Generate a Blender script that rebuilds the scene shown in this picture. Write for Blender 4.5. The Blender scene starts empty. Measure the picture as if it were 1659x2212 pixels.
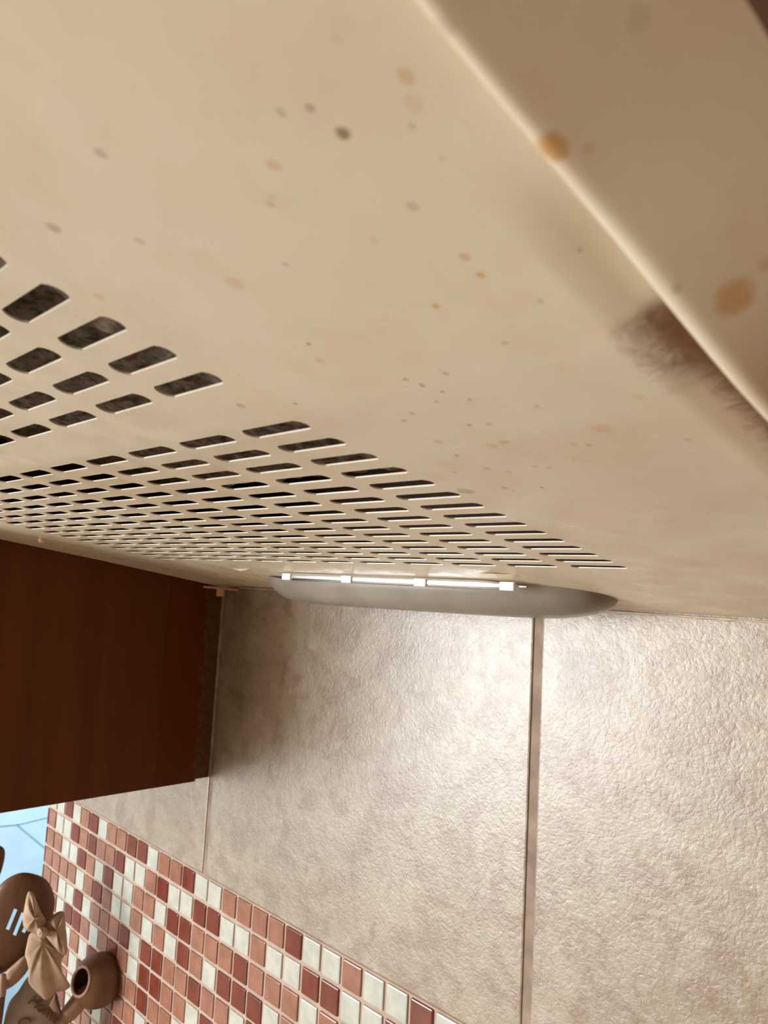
import bpy, bmesh, math, random
import numpy as np
from mathutils import Vector, Matrix

random.seed(4)
S = bpy.context.scene
COL = S.collection
U = 0.0228                    # one mosaic pitch in metres; all layout numbers below are in this unit
ZB, ZO = 0.9, 16.0            # worktop height in metres sits at layout z = -16

def W(x, y, z):
    return Vector((x * U, y * U, (z + ZO) * U + ZB))

# ------------------------------------------------------------------ camera
CF, YAW, PIT, ROL, CX, CY, CZ = 1606.18, 0.78538, 0.10234, 0.0537, 27.54854, -17.72797, 11.96795
_r = Vector((math.cos(YAW), math.sin(YAW), 0))
_f = Vector((-math.sin(YAW) * math.cos(PIT), math.cos(YAW) * math.cos(PIT), math.sin(PIT)))
_u = _r.cross(_f)
CR = (math.cos(ROL) * _r + math.sin(ROL) * _u).normalized()
CU = (-math.sin(ROL) * _r + math.cos(ROL) * _u).normalized()
CD = _f.normalized()
cam_data = bpy.data.cameras.new('camera')
cam_data.sensor_fit = 'VERTICAL'
cam_data.sensor_height = 36.0
cam_data.sensor_width = 27.0
cam_data.lens = CF / 2212.0 * 36.0
cam_data.clip_start = 0.005
cam_data.dof.use_dof = True
cam_data.dof.focus_distance = 0.34
cam_data.dof.aperture_fstop = 26.0
cam = bpy.data.objects.new('camera', cam_data)
COL.objects.link(cam)
M = Matrix((CR, CU, -CD)).transposed().to_4x4()
M.translation = W(CX, CY, CZ)
cam.matrix_world = M
S.camera = cam

# ------------------------------------------------------------------ light and exposure
S.view_settings.view_transform = 'Standard'
S.view_settings.look = 'None'
S.view_settings.gamma = 1.0
S.view_settings.use_curve_mapping = False
S.view_settings.exposure = 0.0
wd = bpy.data.worlds.new('world'); S.world = wd
wd.use_nodes = True
wd.node_tree.nodes['Background'].inputs[0].default_value = (0.62, 0.80, 1.0, 1)
wd.node_tree.nodes['Background'].inputs[1].default_value = 0.22

def area(name, loc, target, sx, sy, power, color):
    d = bpy.data.lights.new(name, 'AREA')
    d.shape = 'RECTANGLE'; d.size = sx; d.size_y = sy; d.energy = power; d.color = color
    o = bpy.data.objects.new(name, d); COL.objects.link(o)
    o.location = loc
    o.rotation_euler = (Vector(target) - Vector(loc)).to_track_quat('-Z', 'Y').to_euler()
    return o
# daylight through the kitchen window (left, in front), through the balcony door (front); then two added fill lamps
area('window_daylight', W(-27, -58, 4), W(13, 0, 9), 0.6, 0.7, 28, (0.92, 0.96, 1.0))
area('balcony_door_daylight', W(-19, -86, -4), W(20, 0, 8), 0.5, 1.0, 13, (1.0, 0.87, 0.72))
area('outer_wall_fill', W(-19, 22, 40), W(-30, 6, -10), 1.0, 0.8, 70, (0.46, 0.78, 1.0))  # added blue lamp out of view, brightens the pale outer wall
area('overhead_fill', W(14, -60, 66), W(14, -30, -50), 0.5, 0.5, 17, (1.0, 0.85, 0.66))  # added lamp out of view, lights the worktop so it bounces up to the hood

# stains on the enamel: x, y, radius, orange/dark, strength
SP = [(25.27, -15.46, 0.033, 'o', 0.5), (25.2, -15.33, 0.039, 'o', 0.22), (24.21, -15.42, 0.035, 'o', 0.45), (24.7, -14.29, 0.027, 'o', 0.6), (24.68, -14.1, 0.022, 'o', 0.8), (24.17, -13.94, 0.024, 'o', 0.8), (22.63, -13.71, 0.035, 'o', 0.4), (22.92, -14.8, 0.058, 'o', 0.35), (24.21, -11.63, 0.077, 'o', 0.45), (22.4, -11.82, 0.047, 'o', 0.5), (23.1, -11.6, 0.044, 'o', 0.6), (22.91, -11.54, 0.045, 'o', 0.4), (22.37, -10.91, 0.039, 'o', 0.6), (21.54, -15.22, 0.041, 'o', 0.4), (23.75, -11.34, 0.028, 'o', 0.5), (24.27, -14.68, 0.028, 'o', 0.2), (24.75, -15.38, 0.034, 'd', 0.85), (24.56, -15.64, 0.021, 'd', 0.35), (24.72, -15.58, 0.021, 'd', 0.5), (25.1, -15.23, 0.018, 'd', 0.3), (23.3, -16.03, 0.029, 'd', 0.4), (22.17, -15.86, 0.044, 'd', 0.45), (23.92, -15.22, 0.019, 'd', 0.3), (24.71, -14.79, 0.028, 'd', 0.3), (22.77, -13.95, 0.017, 'd', 0.8), (23.5, -14.77, 0.018, 'd', 0.35), (24.87, -13.7, 0.019, 'd', 0.3), (24.34, -13.35, 0.021, 'd', 0.4), (23.23, -13.02, 0.021, 'd', 0.7), (23.16, -13.16, 0.021, 'd', 0.6), (23.58, -13.12, 0.02, 'd', 0.5), (23.45, -12.63, 0.017, 'd', 0.5), (23.32, -12.85, 0.017, 'd', 0.6), (23.05, -12.12, 0.023, 'd', 0.6), (23.25, -12.07, 0.023, 'd', 0.5), (22.47, -12.44, 0.029, 'd', 0.4), (22.69, -12.56, 0.024, 'd', 0.4), (22.31, -11.39, 0.022, 'd', 0.7), (23.88, -11.28, 0.028, 'd', 0.5), (22.6, -10.11, 0.023, 'd', 0.6), (21.47, -10.17, 0.097, 'd', 0.45), (22.11, -10.19, 0.036, 'd', 0.4), (20.91, -13.34, 0.039, 'd', 0.4), (21.62, -13.16, 0.021, 'd', 0.7), (25.33, -13.99, 0.014, 'd', 0.4), (22.56, -10.75, 0.033, 'o', 0.5), (22.98, -10.85, 0.032, 'o', 0.5), (24.8, -11.15, 0.025, 'd', 0.3), (24.82, -12.17, 0.045, 'o', 0.25), (22.68, -15.45, 0.03, 'd', 0.3), (23.94, -12.29, 0.021, 'd', 0.4)]
SR = [(25.72, -14.92, 0.056, 'o', 1), (26.06, -13.56, 0.077, 'o', 0.8), (25.84, -14.8, 0.025, 'o', 0.35), (26.25, -13.63, 0.035, 'o', 0.4), (25.85, -13.84, 0.023, 'd', 0.3), (25.67, -15.65, 0.036, 'd', 0.2), (26.23, -15.1, 0.037, 'd', 0.15)]

# ------------------------------------------------------------------ material helpers
def mat(name):
    m = bpy.data.materials.new(name); m.use_nodes = True
    nt = m.node_tree
    return m, nt, nt.nodes['Principled BSDF']
def N(nt, t, **kw):
    n = nt.nodes.new(t)
    for k, v in kw.items():
        if k in ('op', 'operation'): n.operation = v
        elif k.startswith('i_'): n.inputs[int(k[2:])].default_value = v
        else: setattr(n, k, v)
    return n
def link(nt, a, b): nt.links.new(a, b)
def noise(nt, vec, size, detail=4, rough=0.55, dist=0.0):
    n = nt.nodes.new('ShaderNodeTexNoise')
    n.inputs['Scale'].default_value = 1.0 / (size * U)
    n.inputs['Detail'].default_value = detail
    n.inputs['Roughness'].default_value = rough
    n.inputs['Distortion'].default_value = dist
    link(nt, vec, n.inputs['Vector'])
    return n.outputs['Fac']
def mrange(nt, v, a, b, c=0.0, d=1.0, smooth=True):
    n = nt.nodes.new('ShaderNodeMapRange')
    n.interpolation_type = 'SMOOTHSTEP' if smooth else 'LINEAR'
    n.inputs[1].default_value = a; n.inputs[2].default_value = b
    n.inputs[3].default_value = c; n.inputs[4].default_value = d
    link(nt, v, n.inputs[0]); return n.outputs[0]
def math_(nt, op, a, b=None):
    n = nt.nodes.new('ShaderNodeMath'); n.operation = op
    for i, v in enumerate((a, b)):
        if v is None: continue
        if isinstance(v, (int, float)): n.inputs[i].default_value = v
        else: link(nt, v, n.inputs[i])
    return n.outputs[0]
def mix(nt, fac, a, b):
    n = nt.nodes.new('ShaderNodeMix'); n.data_type = 'RGBA'
    if isinstance(fac, (int, float)): n.inputs[0].default_value = fac
    else: link(nt, fac, n.inputs[0])
    for i, v in ((6, a), (7, b)):
        if isinstance(v, tuple): n.inputs[i].default_value = (*v, 1)
        else: link(nt, v, n.inputs[i])
    return n.outputs[2]
def coords(nt): return nt.nodes.new('ShaderNodeTexCoord').outputs['Object']
def bump(nt, h, bsdf, strength=0.3, dist=0.001):
    n = nt.nodes.new('ShaderNodeBump'); n.inputs['Strength'].default_value = strength
    n.inputs['Distance'].default_value = dist
    link(nt, h, n.inputs['Height']); link(nt, n.outputs[0], bsdf.inputs['Normal'])
def plain(name, col, rough=0.5, metal=0.0, var=0.12, size=1.5, bstr=0.0, bsize=0.3):
    m, nt, b = mat(name); c = coords(nt)
    f = noise(nt, c, size, 4)
    dark = tuple(x * (1 - var) for x in col); lite = tuple(min(1, x * (1 + var)) for x in col)
    link(nt, mix(nt, mrange(nt, f, 0.3, 0.7), dark, lite), b.inputs['Base Color'])
    b.inputs['Roughness'].default_value = rough; b.inputs['Metallic'].default_value = metal
    if bstr: bump(nt, noise(nt, c, bsize, 5), b, bstr, 0.0006)
    return m
def wood(name, col, col2, rough=0.5, size=0.6, stretch=(1, 1, 0.08), bstr=0.05):
    m, nt, b = mat(name); c = coords(nt)
    mp = nt.nodes.new('ShaderNodeMapping'); mp.inputs['Scale'].default_value = stretch
    link(nt, c, mp.inputs[0])
    f = noise(nt, mp.outputs[0], size, 6, 0.6, 0.6)
    link(nt, mix(nt, mrange(nt, f, 0.3, 0.7), col, col2), b.inputs['Base Color'])
    b.inputs['Roughness'].default_value = rough
    if bstr: bump(nt, f, b, bstr, 0.0005)
    return m

# ------------------------------------------------------------------ mesh helpers (layout units in, metres out)
def finish(name, bm, m, parent=None, org=None, smooth=None, kind=None):
    """link bm (given in layout units, world placed) as one object; org = layout position of its origin"""
    if org is None: org = parent['_org'] if parent is not None else (0, 0, -ZO - ZB / U)
    o3 = Vector(org)
    for v in bm.verts: v.co = (v.co - o3) * U
    me = bpy.data.meshes.new(name); bm.to_mesh(me); bm.free()
    for mm in (m if isinstance(m, (list, tuple)) else [m]): me.materials.append(mm)
    if smooth is not None:
        for p in me.polygons: p.use_smooth = True
        me.set_sharp_from_angle(angle=math.radians(smooth))
    o = bpy.data.objects.new(name, me); COL.objects.link(o)
    if parent is not None:
        o.parent = parent
    else:
        o.location = W(*org)
    o['_org'] = tuple(org)
    if kind: o['kind'] = kind
    return o
def thing(name, label, cat, org, group=None):
    o = bpy.data.objects.new(name, None); COL.objects.link(o)
    o.empty_display_size = 0.02
    o.location = W(*org); o['_org'] = tuple(org)
    o['label'] = label; o['category'] = cat
    if group: o['group'] = group
    return o
def tag(o, label, cat, group=None):
    o['label'] = label; o['category'] = cat
    if group: o['group'] = group
    return o
def box(bm, x0, x1, y0, y1, z0, z1, mi=0, bev=0.0):
    vs = [bm.verts.new((x, y, z)) for x in (x0, x1) for y in (y0, y1) for z in (z0, z1)]
    fs = []
    for q in ((0, 1, 3, 2), (4, 6, 7, 5), (0, 4, 5, 1), (2, 3, 7, 6), (0, 2, 6, 4), (1, 5, 7, 3)):
        f = bm.faces.new([vs[i] for i in q]); f.material_index = mi; fs.append(f)
    if bev:
        es = list({e for f in fs for e in f.edges})
        r = bmesh.ops.bevel(bm, geom=es, offset=bev, segments=2, profile=0.6, affect='EDGES')
        for f in r['faces']: f.material_index = mi
def tube(bm, pts, rads, seg=16, cap=True):
    pts = [Vector(p) for p in pts]; rings = []
    for i, p in enumerate(pts):
        d = (pts[min(i + 1, len(pts) - 1)] - pts[max(i - 1, 0)]).normalized()
        a = d.cross(Vector((0.3, 0.2, 1))).normalized(); b = d.cross(a)
        r = rads[i] if isinstance(rads, (list, tuple)) else rads
        rings.append([bm.verts.new(p + r * (math.cos(t) * a + math.sin(t) * b)) for t in [2 * math.pi * k / seg for k in range(seg)]])
    for A, B in zip(rings, rings[1:]):
        for k in range(seg): bm.faces.new((A[k], A[(k + 1) % seg], B[(k + 1) % seg], B[k]))
    if cap:
        bm.faces.new(list(reversed(rings[0]))); bm.faces.new(rings[-1])
def pix(u, v, c, dep=0.0):
    """point of the photo (u, v) on the upright plane that faces the viewer through layout point c, moved dep towards the viewer"""
    d = ((u - 829.5) / CF) * CR - ((v - 1106) / CF) * CU + CD
    o = Vector((CX, CY, CZ)); n = UN
    t = (Vector(c) + n * dep - o).dot(n) / d.dot(n)
    return o + d * t

# ------------------------------------------------------------------ profile of the hood underside
PY = [0.3, -5.16, -9.4, -12.58, -12.95, -13.2, -13.45, -13.75, -14.8, -15.85, -21.5]
PZ = [11.70, 12.55, 13.165, 13.675, 13.742, 13.797, 13.852, 13.921, 14.168, 14.415, 15.745]
def prof(y): return float(np.interp(-y, [-a for a in PY], PZ))

# ------------------------------------------------------------------ enamel
def enamel(name, spots, org, band=False, tint=(0.76, 0.68, 0.52), tint2=(0.70, 0.58, 0.42)):
    m, nt, b = mat(name); c = coords(nt)
    f = noise(nt, c, 3.2, 3, 0.5, 0.4)
    col = mix(nt, mrange(nt, f, 0.35, 0.7), tint, tint2)
    # faint greasy film
    g = mrange(nt, noise(nt, c, 0.7, 6, 0.65), 0.52, 0.8, 0.0, 0.35)
    col = mix(nt, g, col, (0.66, 0.47, 0.28))
    # fine specks, denser by the slots
    v = nt.nodes.new('ShaderNodeTexVoronoi'); v.inputs['Scale'].default_value = 1 / (0.45 * U)
    link(nt, c, v.inputs['Vector'])
    sp = mrange(nt, v.outputs['Distance'], 0.03, 0.09, 1.0, 0.0)
    k = mrange(nt, noise(nt, c, 1.1, 2), 0.52, 0.66, 0.0, 0.5)
    col = mix(nt, math_(nt, 'MULTIPLY', sp, k), col, (0.22, 0.14, 0.07))
    sep = nt.nodes.new('ShaderNodeSeparateXYZ'); link(nt, c, sep.inputs[0])
    w = noise(nt, c, 0.09, 3)
    wv = nt.nodes.new('ShaderNodeTexNoise'); wv.inputs['Scale'].default_value = 1 / (0.06 * U); link(nt, c, wv.inputs['Vector'])
    accum = {'o': None, 'd': None}
    ox, oy = org[0], org[1]
    for i, (x, y, r, kd, s) in enumerate(spots):
        sx = 1.0 + 0.5 * math.sin(i * 2.3); 
        dx = math_(nt, 'MULTIPLY', math_(nt, 'SUBTRACT', sep.outputs[0], (x - ox) * U), 1.0 / (r * U * 1.25))
        dy = math_(nt, 'MULTIPLY', math_(nt, 'SUBTRACT', sep.outputs[1], (y - oy) * U), 1.0 / (r * U * 1.25 * (0.8 + 0.3 * sx)))
        d = math_(nt, 'ADD', math_(nt, 'MULTIPLY', dx, dx), math_(nt, 'MULTIPLY', dy, dy))
        d = math_(nt, 'ADD', d, math_(nt, 'MULTIPLY', math_(nt, 'SUBTRACT', wv.outputs['Fac'], 0.5), 1.4))
        q = mrange(nt, d, 0.3, 1.7, s * 0.85, 0.0)
        accum[kd] = q if accum[kd] is None else math_(nt, 'MAXIMUM', accum[kd], q)
    if accum['o'] is not None: col = mix(nt, accum['o'], col, (0.56, 0.30, 0.075))
    if accum['d'] is not None: col = mix(nt, accum['d'], col, (0.15, 0.075, 0.03))
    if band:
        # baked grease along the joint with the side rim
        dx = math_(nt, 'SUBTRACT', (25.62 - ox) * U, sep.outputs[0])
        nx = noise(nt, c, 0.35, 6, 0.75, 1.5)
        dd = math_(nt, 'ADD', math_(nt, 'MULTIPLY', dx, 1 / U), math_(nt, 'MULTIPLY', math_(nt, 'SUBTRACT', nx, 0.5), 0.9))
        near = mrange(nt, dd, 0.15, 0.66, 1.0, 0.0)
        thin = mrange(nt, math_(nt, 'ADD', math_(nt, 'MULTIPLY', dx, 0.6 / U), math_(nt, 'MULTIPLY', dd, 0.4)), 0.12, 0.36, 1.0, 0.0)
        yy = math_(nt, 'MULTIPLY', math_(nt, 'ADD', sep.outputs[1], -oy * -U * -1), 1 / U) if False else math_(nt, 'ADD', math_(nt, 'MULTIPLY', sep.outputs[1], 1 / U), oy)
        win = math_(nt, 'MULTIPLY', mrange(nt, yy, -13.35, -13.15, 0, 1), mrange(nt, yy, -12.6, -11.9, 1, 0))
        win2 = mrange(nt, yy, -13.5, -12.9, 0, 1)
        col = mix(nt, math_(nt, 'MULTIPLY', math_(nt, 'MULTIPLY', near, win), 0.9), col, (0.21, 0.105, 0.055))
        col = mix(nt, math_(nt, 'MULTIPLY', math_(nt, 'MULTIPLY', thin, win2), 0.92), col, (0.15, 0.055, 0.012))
    link(nt, col, b.inputs['Base Color'])
    b.inputs['Roughness'].default_value = 0.38
    link(nt, mrange(nt, noise(nt, c, 0.8, 5, 0.6), 0.3, 0.75, 0.26, 0.5), b.inputs['Roughness'])
    b.inputs['Specular IOR Level'].default_value = 0.45
    bump(nt, noise(nt, c, 1.6, 3), b, 0.25, 0.0012)
    return m

HORG = (13.55, -0.2, 12.0)
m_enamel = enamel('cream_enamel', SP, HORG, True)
m_rim = enamel('cream_enamel_rim', SR, HORG, False)
m_shell = plain('hood_shell_brown', (0.10, 0.045, 0.025), 0.6)
m_filter = plain('grease_filter_felt', (0.21, 0.155, 0.10), 0.85, 0, 0.6, 0.25, 0.8, 0.08)
m_lamp = mat('lamp_plastic')[0]
_nt = m_lamp.node_tree; _b = _nt.nodes['Principled BSDF']
_c = coords(_nt)
link(_nt, mix(_nt, mrange(_nt, noise(_nt, _c, 1.5, 3), 0.3, 0.7), (0.31, 0.275, 0.225), (0.26, 0.225, 0.18)), _b.inputs['Base Color'])
_b.inputs['Roughness'].default_value = 0.28
_b.inputs['Transmission Weight'].default_value = 0.12
m_chrome = plain('polished_strip', (0.85, 0.86, 0.87), 0.2, 1.0, 0.03)
m_wblock = plain('white_block_mat', (0.88, 0.88, 0.86), 0.25, 0, 0.03)

# ================================================================== THE SETTING
# ---- back wall: two big stone tiles high joint pattern plus the mosaic band, one structure
m_tile, nt, b = mat('stone_tile'); c = coords(nt)
f1 = noise(nt, c, 2.6, 5, 0.6, 0.8); f2 = noise(nt, c, 0.55, 7, 0.7, 1.2); f4 = noise(nt, c, 1.2, 6, 0.62, 1.0); f3 = noise(nt, c, 0.16, 5, 0.7)
col = mix(nt, mrange(nt, f1, 0.32, 0.68), (0.385, 0.318, 0.232), (0.315, 0.25, 0.175))
col = mix(nt, mrange(nt, f2, 0.5, 0.72, 0.0, 0.6), col, (0.25, 0.165, 0.105))
col = mix(nt, mrange(nt, noise(nt, c, 0.8, 6, 0.7, 0.6), 0.52, 0.72, 0.0, 0.5), col, (0.50, 0.44, 0.36))
col = mix(nt, mrange(nt, f4, 0.46, 0.62, 0.0, 0.7), col, (0.255, 0.175, 0.115))
vv = nt.nodes.new('ShaderNodeTexVoronoi'); vv.feature = 'DISTANCE_TO_EDGE'; vv.inputs['Scale'].default_value = 1 / (0.4 * U)
wn = nt.nodes.new('ShaderNodeTexNoise'); wn.inputs['Scale'].default_value = 1 / (0.4 * U); wn.inputs['Detail'].default_value = 4
link(nt, c, wn.inputs['Vector'])
va = nt.nodes.new('ShaderNodeVectorMath'); va.operation = 'SCALE'; va.inputs[3].default_value = 0.5 * U; link(nt, wn.outputs['Color'], va.inputs[0])
vb = nt.nodes.new('ShaderNodeVectorMath'); vb.operation = 'ADD'; link(nt, c, vb.inputs[0]); link(nt, va.outputs[0], vb.inputs[1])
link(nt, vb.outputs[0], vv.inputs['Vector'])
crk = math_(nt, 'MULTIPLY', mrange(nt, vv.outputs['Distance'], 0.0, 0.05, 1, 0), mrange(nt, noise(nt, c, 1.3, 3), 0.5, 0.66, 0, 0.35))
col = mix(nt, crk, col, (0.24, 0.16, 0.10))
link(nt, col, b.inputs['Base Color'])
link(nt, mrange(nt, f3, 0.3, 0.7, 0.22, 0.40), b.inputs['Roughness']); b.inputs['Specular IOR Level'].default_value = 0.5
vc = nt.nodes.new('ShaderNodeVectorMath'); vc.operation = 'SCALE'; vc.inputs[3].default_value = 0.22 * U
wn2 = nt.nodes.new('ShaderNodeTexNoise'); wn2.inputs['Scale'].default_value = 1 / (0.2 * U); wn2.inputs['Detail'].default_value = 3
link(nt, c, wn2.inputs['Vector']); link(nt, wn2.outputs['Color'], vc.inputs[0])
vd = nt.nodes.new('ShaderNodeVectorMath'); vd.operation = 'ADD'; link(nt, c, vd.inputs[0]); link(nt, vc.outputs[0], vd.inputs[1])
v2 = nt.nodes.new('ShaderNodeTexVoronoi'); v2.feature = 'DISTANCE_TO_EDGE'; v2.inputs['Scale'].default_value = 1 / (0.19 * U); link(nt, vd.outputs[0], v2.inputs['Vector'])
cell_h = mrange(nt, v2.outputs['Distance'], 0.0, 0.30, 0.0, 1.0)
hh = math_(nt, 'ADD', math_(nt, 'MULTIPLY', cell_h, 0.16), math_(nt, 'ADD', math_(nt, 'MULTIPLY', f3, 0.9), math_(nt, 'MULTIPLY', f2, 1.0)))
bump(nt, hh, b, 0.42, 0.0012)
b.inputs['Coat Weight'].default_value = 0.75; b.inputs['Coat IOR'].default_value = 1.6; b.inputs['Coat Roughness'].default_value = 0.33
bc = nt.nodes.new('ShaderNodeBump'); bc.inputs['Strength'].default_value = 0.22; bc.inputs['Distance'].default_value = 0.001
link(nt, hh, bc.inputs['Height']); link(nt, bc.outputs[0], b.inputs['Coat Normal'])
m_grout = plain('grout', (0.30, 0.22, 0.165), 0.8, 0, 0.25, 0.8, 0.3, 0.1)
m_grout2 = plain('mosaic_grout', (0.47, 0.34, 0.265), 0.8, 0, 0.1, 0.8, 0.2, 0.1)
m_mw = plain('mosaic_white_glass', (0.52, 0.52, 0.45), 0.2, 0, 0.10, 0.5)
m_mp = plain('mosaic_pink_glass', (0.31, 0.14, 0.09), 0.2, 0, 0.16, 0.7)
m_md = plain('mosaic_brick_glass', (0.165, 0.034, 0.018), 0.2, 0, 0.18, 0.7)
m_plaster = plain('plaster', (0.42, 0.36, 0.29), 0.8, 0, 0.05, 6)

bm = bmesh.new()
XL, XR = -15.12, 64.0
box(bm, XL, XR, 0.05, 6, -ZO - ZB / U, 92, 0)                      # masonry / grout plane (mosaic grout colour handled below)
box(bm, XL, XR, 0.03, 0.12, -12.02, 0.0, 2)                         # mosaic bedding
xs = [XL, 0.33, 15.93, 31.5, 47.1, XR]
def tile(x0, x1, z0, z1): box(bm, x0, x1, 0.0, 0.12, z0, z1, 1, 0.05)
xj = [(-15.12, 0.46), (0.74, 15.90), (16.20, 31.36), (31.64, 46.8), (47.1, XR)]
for x0, x1 in xj:
    tile(x0, x1, 0.03, 15.4); tile(x0, x1, 15.7, 31); tile(x0, x1, -24.0, -12.05)
rows = [
 (-16, 'pwwdwpdwpppdwppdwwppppdwwpwwdwwpdw'),
 (-16, 'ppwwdpdppdwwpdwwddwwpwwddwwdwpwwdp'),
 (-16, 'pppwwdpwdwwppwddpppdpppwpwdwwpdwpp'),
 (-16, 'pppppwpdpwwpwpwdpwdddpdpwdpwwdpwpd'),
 (-16, 'ppwwwdwppddwddpppdppwdpwdpwdppwdwp'),
 (-16, 'pwpwddpwpdpwdppwdpwpdwpwdppwdwpdwp'),
 (-16, 'wppdwpwdwpppdppwdppwdpwpwdpwdpwpdw'),
 (-16, 'ppwdpwdpwdppwdppdwpwpdwpwdppwdwpdw'),
 (-16, 'pwdppwpdwpdwppwdpwdpwwpdwppdwpwdpw'),
 (-16, 'dpwpdwppwdpwpdwpdwppwdpwpdwppdwwpd'),
 (-16, 'wpdwppdwpwdppwpdwpdwppwdpwpdwpdwpp'),
 (-16, 'wdpwpdwpdwpwdwpdpwdppwdpwdwpwdpwdp')]
# rows written from the photo (w white, p pink, d brick), first letter is column -16
rows[0] = (-16, 'pwwdwpdwppddwppdwwppppdwwpwwdwwpdw')
rows[1] = (-16, 'ppwwdpdppdwwpdwwddwwpwwddwwdwpwwdp')
rows[2] = (-16, 'pppwwdpwdwwppwddpppdpppwpwdwwpdwpp')
rows[3] = (-16, 'pppppwpdpwwpwpwdpwdddwpdpwdpwwdpwp')
rows[4] = (-16, 'pppwwdwpppdwddpp' + 'dppwdpwdpwdppwdwpd')
rows[5] = (-16, 'pwpwddpwpdpwd' + 'dpp' + 'wdwpdwpwdppwdwpdwp')
for r, (c0, s) in enumerate(rows):
    for k in range(46):
        ch = s[k % len(s)] if k < len(s) else random.choice('wpd')
        x0 = c0 + k + 0.065; x1 = c0 + k + 0.935
        if x1 > XR: break
        if x0 < XL: x0 = XL
        jz = random.uniform(-0.015, 0.015)
        z1 = -r - 0.07 + jz; z0 = -r - 0.93 + jz
        box(bm, x0, x1, -0.03 + random.uniform(-0.008, 0.008), 0.06, z0, z1, {'w': 3, 'p': 4, 'd': 5}[ch], 0.045)
wall = finish('wall_back', bm, [m_grout, m_tile, m_grout2, m_mw, m_mp, m_md], kind='structure')

# ---- rest of the kitchen
bm = bmesh.new(); box(bm, -40, 66, -120, 60, -ZO - ZB / U - 2, -ZO - ZB / U)
finish('floor', bm, plain('floor_tiles', (0.45, 0.36, 0.27), 0.4, 0, 0.1, 6), kind='structure')
bm = bmesh.new(); box(bm, -30, 64, -120, 6, 75, 77)
finish('ceiling', bm, m_plaster, kind='structure')
bm = bmesh.new(); box(bm, 64, 66, -120, 6, -ZO - ZB / U, 92)
finish('wall_right', bm, m_plaster, kind='structure')
bm = bmesh.new(); box(bm, -30, 64, -122, -120, -ZO - ZB / U, 92)
finish('wall_front', bm, m_plaster, kind='structure')
m_out = plain('pale_cladding', (0.80, 0.84, 0.86), 0.7, 0, 0.05, 2.5, 0.2, 0.4)
m_outj = plain('cladding_joint', (0.42, 0.50, 0.56), 0.8)
bm = bmesh.new()
ZF = -ZO - ZB / U
box(bm, -33, -30, -30, 60, ZF, 60, 0)          # pale outer wall seen past the end of the tiled wall
box(bm, -33, -30, -120, -88, ZF, 92, 0); box(bm, -33, -30, -88, -30, ZF, -10, 0)
def joint(p, q, w=0.10):
    (y0, z0), (y1, z1) = p, q; L = math.hypot(y1 - y0, z1 - z0); nx, nz = -(z1 - z0) / L * w / 2, (y1 - y0) / L * w / 2
    a = [(y0 + nx, z0 + nz), (y1 + nx, z1 + nz), (y1 - nx, z1 - nz), (y0 - nx, z0 - nz)]
    v = [bm.verts.new((-29.985, y, z)) for y, z in a]; vb_ = [bm.verts.new((-30.05, y, z)) for y, z in a]
    f = bm.faces.new(v); f.material_index = 1
    for i in range(4):
        f = bm.faces.new((v[i], vb_[i], vb_[(i + 1) % 4], v[(i + 1) % 4])); f.material_index = 1
joint((-2, -5.9), (4.0, -6.45)); joint((4.0, -6.45), (9, -6.1)); joint((4.0, -6.45), (6.6, -8.9)); joint((6.6, -8.9), (9, -11))
finish('wall_left', bm, [m_out, m_outj], kind='structure')

# ================================================================== THE HOOD
hood = thing('range_hood', 'cream enamelled range hood with slotted underside and grease stains, fixed to the tiled wall', 'range hood', HORG)
XC0, PX = 20.72, 1.4375
NC = 12
HL, HW, SAG = 0.475, 0.128, 0.085
def slot_pts(n=36):
    """outline of a slot round its centre, listed by the same walk as the cell border"""
    P = []
    path = []
    K = 40
    for i in range(K + 1): path.append((-HL + 2 * HL * i / K, -HW))
    for i in range(1, 16):
        t = -1 + 2 * i / 16; path.append((HL + SAG * (1 - t * t) ** 0.75, HW * t))
    for i in range(K + 1): path.append((HL - 2 * HL * i / K, HW))
    for i in range(1, 16):
        t = 1 - 2 * i / 16; path.append((-HL - SAG * (1 - t * t) ** 0.75, HW * t))
    return path
PATH = slot_pts()
def ray_hit(ang):
    best = None
    dx, dy = math.cos(ang), math.sin(ang)
    for (ax, ay), (bx, by) in zip(PATH, PATH[1:] + PATH[:1]):
        ex, ey = bx - ax, by - ay; den = dx * ey - dy * ex
        if abs(den) < 1e-9: continue
        t = (ax * ey - ay * ex) / den; s = (ax * dy - ay * dx) / den
        if t > 0 and -1e-6 <= s <= 1 + 1e-6: best = t if best is None else min(best, t)
    return (dx * best, dy * best)
FX, FY = 6, 3
xcells = [XC0 - c_ * PX for c_ in range(NC)][::-1]
xb = [1.45] + [x - PX / 2 for x in xcells] + [xcells[-1] + PX / 2, 23.0, 24.2, 25.0, 25.4, 25.95]
def subdiv_cells(cs, half, F):
    o = []
    for cc in cs: o += [cc - half + 2 * half * i / F for i in range(F)]
    return o
xl = [1.45, 2.2, 3.0, 3.6] + subdiv_cells(xcells, PX / 2, FX) + [xcells[-1] + PX / 2, 21.9, 22.5, 23.1, 23.7, 24.2, 24.6, 24.9, 25.05, 25.2, 25.35, 25.5, 25.95]
row_main = [5.025 + 0.5315 * i + 0.0 for i in range(15)]          # distance of the slot row centres from the wall (their rear edge is at +0.13)
row_main = [5.155 + 0.13 + 0.5315 * i for i in range(15)]
row_front = [13.75 + 0.13 + 0.5225 * j for j in range(6)]
HR, HRF = 0.5315 / 2, 0.5225 / 2
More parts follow.
